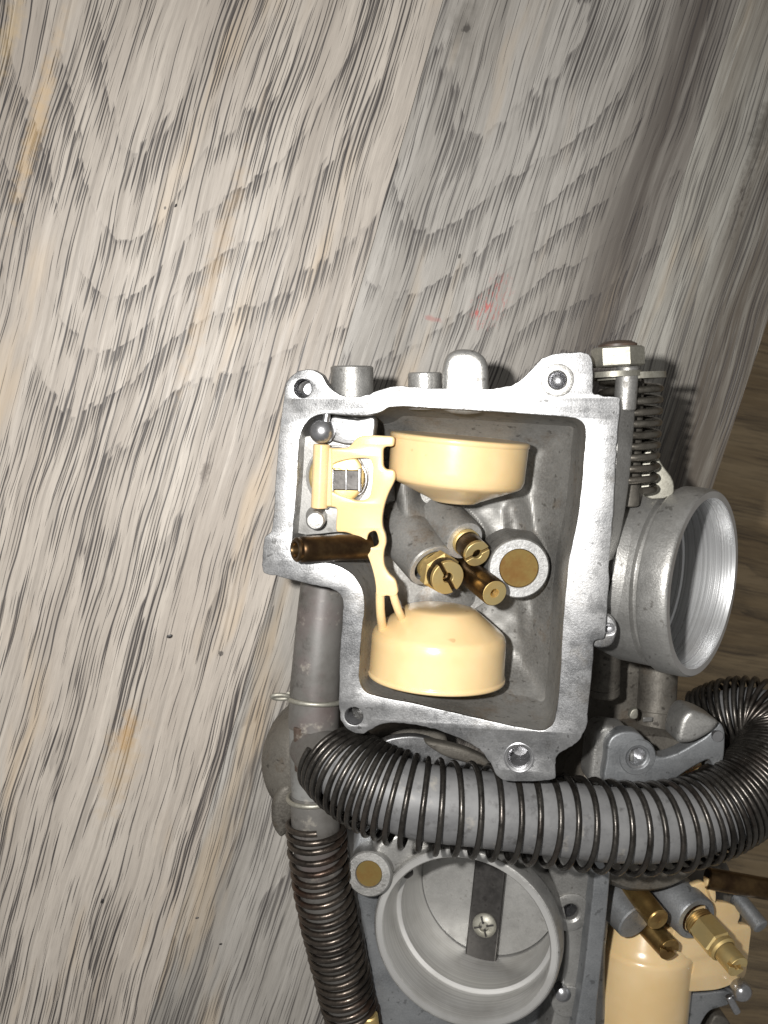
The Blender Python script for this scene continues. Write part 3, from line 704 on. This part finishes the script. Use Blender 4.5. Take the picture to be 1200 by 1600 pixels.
# ---- intake barrel to the right, its mouth turned partly to the lens
mz = F1.hit(1101, 912, -19); u, v, w = view_axes(1101, 912)
e = u*math.cos(R_(9))-v*math.sin(R_(9)); axb = (e*math.cos(R_(20))+w*math.sin(R_(20))).normalized()
Rb = F1.mm(149, 1101, 912, -19)
M['bore1'] = machined('machined_intake', srgb(208, 209, 210), mz, axb, 0.27, 0.7, 1.0)
prof = [(Rb*0.86, -24), (Rb*0.90, -22), (Rb*0.955, -17), (Rb*0.955, -9.2), (Rb*0.90, -8.8), (Rb*0.90, -7.6), (Rb*0.985, -7.2), (Rb*1.0, -6.6), (Rb*1.0, -2.0), (Rb*0.995, -0.7), (Rb*0.98, -0.1), (Rb*0.972, 0.0)]
BR = lathe('intake_barrel', prof, mz, axb, M['cast'], c1, 96)
lathe('barrel_bore', [(Rb*0.974, 0.0), (Rb*0.905, 0.0), (Rb*0.89, -0.9), (Rb*0.885, -13.0), (Rb*0.865, -13.4), (Rb*0.85, -22), (Rb*0.80, -23.5), (0, -23.5)], mz, axb, M['bore1'], BR, 96)
# neck between bowl and barrel
bm = bmesh.new(); add_tube(bm, [F1.hit(932, 884, -24), mz-axb*14], lambda s: Rb*(0.84+0.06*s), 48); finish('barrel_neck', bm, M['cast'], c1, 50)
# stubs below the barrel
a, b = P(944, 985, 34), P(942, 1086, 32); L = (b-a).length; r = mm(26, 944, 1050, 33)
lathe('drain_stub', [(0, 0), (r, 0), (r, L*0.80), (r*0.95, L*0.81), (r*0.95, L*0.86), (r, L*0.87), (r, L-0.6), (r*0.9, L), (0, L)], a, b-a, M['grimy'], c1, 40)

# ------------------------------------------------------------------ second carburettor, lying with its mouth to the lens
base2 = P(740, 1450, 30); base2.z = 0
c2 = thing('carburetor', 'silver cast carburetor standing mouth upward with closed throttle plate, partly under the spring-wrapped hose', 'carburetor', base2, 'pair of opened carburetors')
lipc = P(726, 1468, 42); thr = P(766, 1380, 13)
axm = (lipc-thr).normalized(); Rm = mm(150, 726, 1468, 42); LB = (lipc-thr).length
M['bore2'] = machined('machined_throat', srgb(222, 221, 218), lipc, axm, 0.31, 0.7, 0.6)
lathe('intake_barrel', [(Rm*0.80, -34), (Rm*0.92, -20), (Rm*0.96, -7.6), (Rm*0.94, -7.2), (Rm*0.94, -6.4), (Rm*1.0, -6.0), (Rm*1.0, -0.8), (Rm*0.985, -0.1), (Rm*0.96, 0.05)], lipc, axm, M['cast'], c2, 96)
BB = c2.children[-1]
lathe('barrel_bore', [(Rm*0.97, 0.03), (Rm*0.905, 0.05), (Rm*0.89, -0.5), (Rm*0.88, -11.5), (Rm*0.835, -12.0), (Rm*0.825, -18), (Rm*0.82, -LB-6)], lipc, axm, M['bore2'], BB, 96)
u, v, w = view_axes(766, 1380)
TP = lathe('throttle_plate', [(0, -0.9), (Rm*0.815, -0.9), (Rm*0.815, 0.0), (0, 0.0)], thr, (axm+v*0.16).normalized(), M['pad'], c2, 80)
ta = (axm+v*0.16).normalized()
a, b = P(775, 1320, 14.0), P(760, 1497, 14.5)
sy = (b-a); sy = (sy-ta*sy.dot(ta)); L = sy.length; sy.normalize(); sx = sy.cross(ta)
mid = thr+sy*((a-thr).dot(sy)+L/2)+sx*((P(762, 1420, 13.5)-thr).dot(sx))
box('throttle_shaft', mid+ta*1.3, (sx, sy, ta), (mm(50, 760, 1430, 15), L, 2.6), M['darkplate'], c2, 0.5)
SC = c2.children[-1]
so = thr+sy*((P(757, 1446, 17)-thr).dot(sy))+sx*((P(757, 1446, 17)-thr).dot(sx))+ta*2.6
rs = mm(19, 757, 1446, 17)
sc_ = lathe('screw', [(rs, -0.1), (rs, 0.5), (rs*0.8, 1.2), (rs*0.42, 1.45), (rs*0.36, 0.7), (0, 0.7)], so, ta, M['zinc'], SC, 28)
for k in range(4):
    q = k*math.pi/2+0.35; dv = sx*math.cos(q)+sy*math.sin(q)
    box('recess_shade_bar', so+dv*rs*0.52+ta*1.22, (dv, dv.cross(ta), ta), (rs*0.62, 0.55, 0.5), M['darkplate'], sc_, 0.08)  # dark bars paint the shade of the cross recess
rod('bypass_hole_shade', P(634, 1366, 24), P(640, 1362, 22), 1.3, M['hollow'], c2, 16)  # solid rod, its dark colour stands for the shade inside a hole
# casting around the mouth
F2 = Frame(P(880, 1450, 36), (0, 0, 1))
def p2(name, px, top, thick, mat, holes=(), bevel=0.5, n=4, parent=None):
    f = Frame(P(px[0][0], px[0][1], top), (0, 0, 1))
    return plate(name, [outline(px, f, 0, n)]+[circle_px(x, y, r, f) for x, y, r in holes], f, 0, thick, mat, parent or c2, bevel)
def disc_at(name, x, y, r, z, mat, parent, up=(0, 0, 1), prof=None):
    rr = mm(r, x, y, z); return lathe(name, prof(rr) if prof else [(rr, -3), (rr, -0.2), (rr*0.95, 0), (0, 0)], P(x, y, z), up, mat, parent, 32)
p2('body_block', [(560, 1300), (700, 1260), (930, 1250), (960, 1330), (948, 1480), (920, 1700), (700, 1720), (600, 1690), (575, 1500)], 26, 24, M['bluegrey'], [(742, 1432, 138)], bevel=1.2)
p2('mount_flange', [(800, 1290), (860, 1280), (950, 1280), (953, 1340), (940, 1440), (925, 1520), (905, 1640), (890, 1700), (840, 1700), (862, 1600), (880, 1520), (884, 1460), (872, 1400), (850, 1350), (810, 1320)], 36, 14, M['cast'], [(891, 1425, 13.5)], 0.6)
MF = c2.children[-1]
lathe('threaded_hole', [(mm(14, 891, 1425, 36), -0.4), (mm(13, 891, 1425, 36), -3), (mm(13, 891, 1425, 36), -8), (0, -8.2)], P(891, 1425, 36), (0, 0, 1), M['steel'], MF, 28)
lathe('hole_rim', [(mm(32, 891, 1425, 36), -0.3), (mm(31, 891, 1425, 36), 0.35), (mm(27, 891, 1425, 36), 0.6), (mm(17, 891, 1425, 36), 0.55), (mm(14, 891, 1425, 36), 0.1)], P(891, 1425, 36), (0, 0, 1), M['cast'], MF, 36)
disc_at('cast_pin', 881, 1557, 12, 38.5, M['steel'], MF, prof=lambda r: [(r, -4), (r, -0.6), (r*0.7, 0), (r*0.3, 0.35), (0, 0.4)])
disc_at('cast_pad', 888, 1566, 26, 37.0, M['cast'], MF)
# bowl flange seen along its edge
p2('bowl_flange', [(931, 1300), (955, 1300), (955, 1340), (951, 1400), (943, 1480), (933, 1570), (921, 1680), (890, 1680), (898, 1610), (911, 1530), (921, 1440), (929, 1360)], 41, 34, M['bluegrey'], bevel=0.5)
# brass plugged boss at the left
pb = P(576, 1366, 36); r = mm(36, 576, 1366, 36)
u, v, w = view_axes(576, 1366); bxa = (Vector((0, 0, 1))+v*0.15-u*0.25).normalized()
PB = lathe('plug_boss', [(r*1.1, -16), (r*1.02, -3), (r, -0.4), (r*0.94, 0), (r*0.60, 0), (r*0.56, -0.6)], pb, bxa, M['cast'], c2, 40)
lathe('brass_plug', [(r*0.58, -0.9), (r*0.56, -0.5), (0, -0.55)], pb, bxa, M['plug'], PB, 36)
p2('plug_arm', [(590, 1320), (650, 1300), (680, 1310), (660, 1345), (610, 1380), (585, 1390)], 34, 8, M['cast'], bevel=1.2)
# float of the second carburettor, with its own jets
def drum2(name, a, b, c, z, side, tip, parent):
    a, b, c = P(*a, z), P(*b, z), P(*c, z); m_ = (a+b)/2; Rr = (b-a).length/2; xa = (b-a).normalized(); ax = c-m_; ax -= xa*ax.dot(xa); L = ax.length
    prof = [(0, 0), (Rr*0.95, 0), (Rr, 0.5)]+[(Rr*(1-0.02*k/4), 0.5+(L*side-0.5)*k/4) for k in range(1, 5)]
    r1, h1 = prof[-1]
    for k in range(1, 7): t = k/6*R_(55); prof.append((r1-2.6*(1-math.cos(t)), h1+2.6*math.sin(t)))
    r2, h2 = prof[-1]; rt = Rr*tip
    prof += [(r2+(rt-r2)*f, h2+(L-0.6-h2)*f) for f in (0.25, 0.5, 0.75, 1)]+[(rt*0.9, L-0.15), (rt*0.7, L), (0, L+0.05)]
    return lathe(name, prof, m_, ax, M['cream'], parent, 64, 60)
f2 = bpy.data.objects.new('float', None); COL.objects.link(f2); f2.parent = c2
drum2('float_drum', (912, 1690), (1058, 1690), (985, 1424), 19, 0.80, 0.66, f2)
fh = Frame(P(1120, 1470, 26), (0.25, 0, 0.97))
plate('arm_plate', [outline([(1050, 1470), (1062, 1430), (1075, 1390), (1102, 1379), (1110, 1396), (1120, 1408), (1140, 1412), (1154, 1420), (1157, 1432), (1154, 1443), (1173, 1448), (1172, 1475), (1169, 1500), (1164, 1526), (1145, 1538), (1124, 1546), (1098, 1549), (1072, 1549), (1055, 1540), (1050, 1500)], fh, 0, 4), outline([(1071, 1506), (1083, 1505), (1082, 1518), (1077, 1529), (1072, 1520)], fh, 0, 3)], fh, 0, 2.2, M['cream'], f2, 0.4)
plate('arm_rib', [outline([(1104, 1372), (1112, 1376), (1118, 1392), (1117, 1410), (1110, 1400)], fh, 1.5, 3)], fh, 1.8, 2.0, M['cream'], f2, 0.4)
def prod(name, p0, z0, p1, z1, rpx, mat, parent, ch=0.35, seg=32):
    return rod(name, P(*p0, z0), P(*p1, z1), mm(rpx, p1[0], p1[1], z1), mat, parent, seg, ch)
def face_on(p0, z0, p1, z1, rpx, parent, mat, slot=None, name='tip_face'):
    a, b = P(*p0, z0), P(*p1, z1); ax = (b-a).normalized(); r = mm(rpx, p1[0], p1[1], z1)
    lathe(name, [(r*0.96, -0.2), (r*0.90, 0.05), (r*0.25, 0.05), (r*0.2, -0.3), (0, -0.35)], b, ax, mat, parent, 32)
    return b, ax, r
j = prod('fuel_tube', (968, 1362), 22, (1029, 1438), 41, 18, M['midbrass'], c2); face_on((968, 1362), 22, (1029, 1438), 41, 18, j, M['midbrass'])
lathe('jet_boss', [(6.0, 0), (5.4, 12), (5.0, 12.4), (0, 12.4)], P(950, 1392, 22), (P(985, 1432, 31)-P(950, 1392, 22)), M['bluegrey'], c2, 40)
slotted(P(985, 1418, 19), P(1046, 1484, 37), mm(18, 1046, 1484, 37), 0.8, (0.8, 0.6), (1046, 1484), M['midbrass'], M['midbrass'], 'pilot_jet', c2, 0.8, 1.0)
a, b = P(1030, 1380, 17), P(1088, 1436, 33); r = mm(36, 1086, 1436, 34); L = (b-a).length
JB = lathe('jet_boss', [(r*1.1, 0), (r, L-0.5), (r*0.94, L), (r*0.72, L+0.05), (r*0.68, L-0.8)], a, b-a, M['bluegrey'], c2, 44)
hx = P(1095, 1443, 33); ax = (P(1147, 1504, 46)-hx).normalized()
mj = lathe('main_jet', [(3.6, -2), (3.6, 0.6), (4.3, 0.9), (4.3, 7.8), (3.9, 8.4), (0, 8.4)], hx, ax, M['brass'], c2, 6, 20)
slotted(hx+ax*8.4, hx+ax*15.8, 3.0, 0.9, (0.75, 0.65), (1147, 1504), M['brass'], M['brass'], 'jet_tip', mj, 0.9, 1.2)
lathe('jet_shoulder', [(3.2, 8.2), (3.75, 8.5), (3.75, 9.6), (3.2, 10.2)], hx, ax, M['brass'], mj, 36)
lathe('jet_thread', [(q, -1.6+0.35*k) for k, q in enumerate([3.7, 4.0]*4)], hx, ax, M['midbrass'], mj, 30)
prod('hinge_post', (1150, 1400), 22, (1190, 1449), 31, 13, M['bluegrey'], c2)
lathe('hinge_post', [(0, -14), (2.6, -14), (2.6, -2), (2.9, -1), (2.9, 0.6), (2.3, 2.0), (1.2, 2.7), (0, 2.9)], P(1158, 1548, 26), Vector((0.25, -0.05, 1)), M['steel'], c2, 32)
prod('hinge_pin', (1138, 1556), 25, (1152, 1582), 25, 6, M['steel'], c2, 0.2)
p2('bowl_rim', [(1070, 1556), (1100, 1552), (1140, 1550), (1152, 1562), (1135, 1572), (1110, 1580), (1096, 1600), (1085, 1640), (1066, 1640), (1068, 1590)], 22, 10, M['bluegrey'], bevel=0.6)
p2('bowl_rim', [(1118, 1588), (1135, 1592), (1146, 1610), (1150, 1650), (1100, 1650), (1106, 1610)], 14, 10, M['grimy'], bevel=0.8)
prod('overflow_tube', (1104, 1372), 27, (1260, 1400), 30, 17, M['brownbrass'], c2, 0.4)
p2('bowl_back', [(950, 1330), (1120, 1330), (1150, 1390), (1160, 1440), (1100, 1500), (1080, 1650), (930, 1680), (940, 1450)], 9, 8, M['grimy'], bevel=0.8)
# upper bowl ears, between intake barrel and hose
p2('ear', [(924, 1225), (924, 1190), (928, 1155), (935, 1141), (948, 1135), (964, 1137), (985, 1143), (985, 1225)], 44, 9, M['cast'], bevel=1.2)
EAR = p2('bowl_ear', [(947, 1228), (948, 1185), (951, 1160), (960, 1149), (978, 1143), (998, 1146), (1010, 1158), (1018, 1174), (1032, 1183), (1055, 1178), (1085, 1162), (1104, 1150), (1116, 1136), (1125, 1130), (1132, 1140), (1133, 1165), (1130, 1190), (1118, 1212), (1112, 1208), (1113, 1196), (1108, 1188), (1096, 1192), (1072, 1206), (1040, 1226)], 47.5, 5, M['bluegrey'], [(996, 1183, 14)], 0.6)
lathe('threaded_hole', [(mm(17, 996, 1183, 47), 0.06), (mm(14.5, 996, 1183, 47), -0.2), (mm(14, 996, 1183, 47), -4), (0, -4.2)], P(996, 1183, 47.4), (0.12, 0.1, 1), M['steel'], EAR, 28)
lathe('hole_rim', [(mm(30, 996, 1183, 47), -0.2), (mm(28, 996, 1183, 47), 0.3), (mm(20, 996, 1183, 47), 0.35), (mm(18, 996, 1183, 47), 0.05)], P(996, 1183, 47.5), (0, 0, 1), M['bluegrey'], EAR, 36)
p2('ear_lug', [(1060, 1160), (1062, 1137), (1069, 1120), (1080, 1111), (1096, 1114), (1112, 1121), (1124, 1130), (1116, 1142), (1098, 1154), (1078, 1162)], 51, 10, M['cast'], bevel=1.4)
disc_at('cast_pin', 1122, 1151, 9, 48.6, M['steel'], EAR)
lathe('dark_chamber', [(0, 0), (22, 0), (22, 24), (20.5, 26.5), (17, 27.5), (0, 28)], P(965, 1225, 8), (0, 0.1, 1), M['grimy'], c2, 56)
p2('float_glimpse', [(1035, 1230), (1045, 1206), (1075, 1196), (1098, 1194), (1100, 1212), (1090, 1230)], 38, 8, M['cream'], bevel=1.5)
a, b = P(1030, 1030, 20), P(1024, 1138, 24); L = (b-a).length; r = mm(30, 1028, 1090, 22)
ST = lathe('linkage_stub', [(0, 0), (r, 0), (r, L*0.76), (r*0.97, L*0.77), (r*0.97, L), (0, L)], a, b-a, M['grimy'], c2, 40)
box('raised_mark', P(1012, 1124, 29.0), (Vector((1, 0, 0)), Vector((0, 1, 0.1)), Vector((0, 0, 1))), (2.6, 1.2, 0.6), M['cast'], ST, 0.15)
p2('small_clip', [(984, 1121), (988, 1110), (996, 1108), (996, 1122), (990, 1124)], 34, 2, M['zinc'], bevel=0.3)
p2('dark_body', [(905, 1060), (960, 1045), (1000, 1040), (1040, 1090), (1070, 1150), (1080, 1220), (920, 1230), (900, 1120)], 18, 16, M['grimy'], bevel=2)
# round diaphragm cover behind the pipes
cc = P(500, 1205, 20); rr = mm(98, 500, 1205, 20)
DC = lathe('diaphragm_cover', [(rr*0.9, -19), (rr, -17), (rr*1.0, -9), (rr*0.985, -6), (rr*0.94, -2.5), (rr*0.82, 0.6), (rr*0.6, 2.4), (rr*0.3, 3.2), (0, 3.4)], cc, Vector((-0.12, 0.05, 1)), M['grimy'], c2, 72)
p2('cover_lug', [(424, 1280), (428, 1252), (438, 1232), (452, 1226), (462, 1240), (455, 1290), (440, 1310), (430, 1300)], 22, 8, M['grimy'], bevel=1.5)
p2('body_arm', [(540, 1290), (590, 1270), (640, 1260), (700, 1180), (690, 1140), (600, 1140), (560, 1160), (545, 1220)], 27, 24, M['grimy'], bevel=1.5)
p2('link_plate', [(590, 1165), (640, 1150), (680, 1158), (700, 1172), (740, 1178), (775, 1200), (770, 1230), (600, 1230)], 32, 3, M['flange'], bevel=0.5)
p2('link_plate', [(664, 1160), (700, 1164), (740, 1176), (765, 1192), (760, 1200), (720, 1190), (690, 1180)], 39, 4, M['grimy'], bevel=0.8)

# ------------------------------------------------------------------ hoses, springs and clips
def top(name, label, cat, z0p, group=None):
    b = Vector(z0p); b.z = 0; return thing(name, label, cat, b, group)
hpts = [((522, 1180), 45), ((548, 1206), 50), ((596, 1232), 54), ((660, 1252), 57), ((750, 1264), 58), ((850, 1276), 58), ((950, 1288), 57), ((1040, 1289), 55), ((1110, 1272), 52), ((1170, 1236), 48),
        ((1210, 1190), 43), ((1215, 1145), 37), ((1190, 1118), 32), ((1150, 1115), 28), ((1110, 1130), 24)]
hw = [P(*p, z) for p, z in hpts]
h1 = top('spring_wrapped_hose', 'thick grey hose in a widely wound dark wire spring curving across the middle', 'hose', hw[4], 'spring-wrapped hoses')
tube('hose_tube', hw, lambda s: 7.6+1.3*s/0.12 if s < 0.12 else 8.9 if s < 0.66 else 8.9-2.0*min(1, (s-0.66)/0.15), M['hose'], h1, 40, 10)
# turn spacing read off the picture: tight, open, tight
tp = [0.0]; 
while tp[-1] < 0.995:
    s = tp[-1]
    g = 0.0096 if s < 0.05 else 0.0096+(0.0285-0.0096)*sm((s-0.05)/0.17) if s < 0.5 else 0.0275+(0.0088-0.0275)*sm((s-0.5)/0.22)
    tp.append(s+g*random.uniform(0.93, 1.07))
tp[-1] = 1.0
cpth = coil_path(hw, lambda s: 10.7 if 0.1 < s < 0.7 else (9.7+1.0*s/0.1 if s <= 0.1 else 10.7-0.7*min(1, (s-0.7)/0.2)), tp, 34, 0.25, Vector((0, -0.95, -0.9)))
tube('wire_spring', cpth, 0.70, M['spring'], h1, 10, raw=True)
lpts = [((492, 1240), 36), ((494, 1300), 36), ((502, 1370), 34), ((517, 1450), 31), ((536, 1530), 28), ((556, 1610), 26), ((572, 1680), 25)]
lw = [P(*p, z) for p, z in lpts]
h2 = top('spring_wrapped_hose', 'thinner hose in a tightly wound rusty spring running down the lower left', 'hose', lw[3], 'spring-wrapped hoses')
tube('hose_tube', lw, 6.2, M['oldhose'], h2, 32, 10)
tp = [0.085]
while tp[-1] < 0.99: tp.append(tp[-1]+(0.0245 if tp[-1] < 0.12 else 0.036 if tp[-1] < 0.35 else 0.0315)*random.uniform(0.9, 1.1))
cpth = coil_path(lw, 7.1, tp, 30, 0.2, Vector((0, 0, -0.3)))
tube('wire_spring', cpth, 0.78, M['rustyspring'], h2, 10, raw=True)
prod('end_ferrule', (576, 1585), 31, (584, 1640), 30, 14, M['brass'], h2)
# tee joint and the short hose above it
vw = [P(508, 905, 33), P(502, 960, 34.5), P(497, 1020, 36), P(492, 1080, 37), P(490, 1135, 37.5)]
h3 = top('fuel_hose', 'short smooth grey rubber hose coming out below the flange corner', 'hose', vw[2])
tube('hose_tube', vw, lambda s: 5.9+0.5*s, M['oldhose'], h3, 40, 10)
tj = top('tee_joint', 'grey plastic tee joint where the two spring-wrapped hoses meet', 'pipe fitting', P(480, 1190, 36))
tube('run_pipe', [P(488, 1100, 37), P(486, 1160, 37), P(488, 1215, 36.5), P(491, 1262, 36)], 5.5, M['plasticgrey'], tj, 36, 8)
rod('collar', P(490, 1128, 37.4), P(490, 1133, 37.4), 6.1, M['oil'], tj, 36, 0.3)
tube('branch_pipe', [P(484, 1160, 38), P(500, 1178, 42), P(520, 1197, 47)], lambda s: 5.8+1.6*s, M['oldhose'], tj, 36, 8)
rod('oil_streak', P(466, 1136, 42), P(468, 1205, 41.5), 1.2, M['oil'], tj, 16, 0.3)
def wire_clip(label, c, ax, r, ear_dir, tz):
    t = top('wire_clip', label, 'hose clip', c, 'wire hose clips')
    e1, e2, a = basis(ax, ear_dir)
    path = []
    for i in range(41):
        q = 0.32+(2*math.pi-0.64)*i/40; path.append(c+e1*(r*math.cos(q))+e2*(r*math.sin(q))+a*(0.6*(i/40-0.5)))
    tube('wire_ring', path, 0.62, M['zinc'], t, 10, raw=True)
    ear = [c+e1*(r+1.9-2.1*math.cos(2*math.pi*k/24))+(e2*0.75+a*0.65)*(1.0*math.sin(2*math.pi*k/24)) for k in range(25)]
    tube('wire_ear', ear, 0.55, M['zinc'], t, 8, raw=True)
    return t
u, v, w = view_axes(490, 1090)
wire_clip('thin wire hose clip with a looped ear on the short smooth hose', P(492, 1091, 37), vw[3]-vw[2], 6.75, -u+w*0.15, 37)
u, v, w = view_axes(490, 1245)
wire_clip('wire hose clip with a looped ear just above the rusty spring', P(489, 1246, 36.2), lw[1]-lw[0], 6.3, u+w*0.5, 36)

# ------------------------------------------------------------------ crumbs on the table
def crumb(x, y, s, label):
    bm = bmesh.new(); bmesh.ops.create_icosphere(bm, subdivisions=2, radius=1.0)
    c = P(x, y, 0); an = random.uniform(0, 3.1)
    for vt in bm.verts:
        k = 1+0.5*noise.noise(vt.co*1.7+Vector((x, y, 0))); q = vt.co*k
        vt.co = (c+Vector((q.x*s*1.3*math.cos(an)-q.y*s*0.7*math.sin(an), q.x*s*1.3*math.sin(an)+q.y*s*0.7*math.cos(an), max(-0.4, q.z)*s*0.45+0.18*s)))*S
    o = finish('crumb', bm, M['debris'], None, 40); tag(o, label, 'crumb', 'crumbs on the table')
crumb(265, 994, 0.75, 'largest black crumb on the pinkish plank, left of the carburetor')
crumb(160, 1408, 0.6, 'slim dark crumb near the lower left of the table')
crumb(308, 1434, 0.4, 'small dark crumb left of the rusty spring, upper of two')
crumb(345, 1475, 0.4, 'small dark crumb left of the rusty spring, lower of two')
crumb(275, 321, 0.42, 'small dark crumb near the upper left of the table')
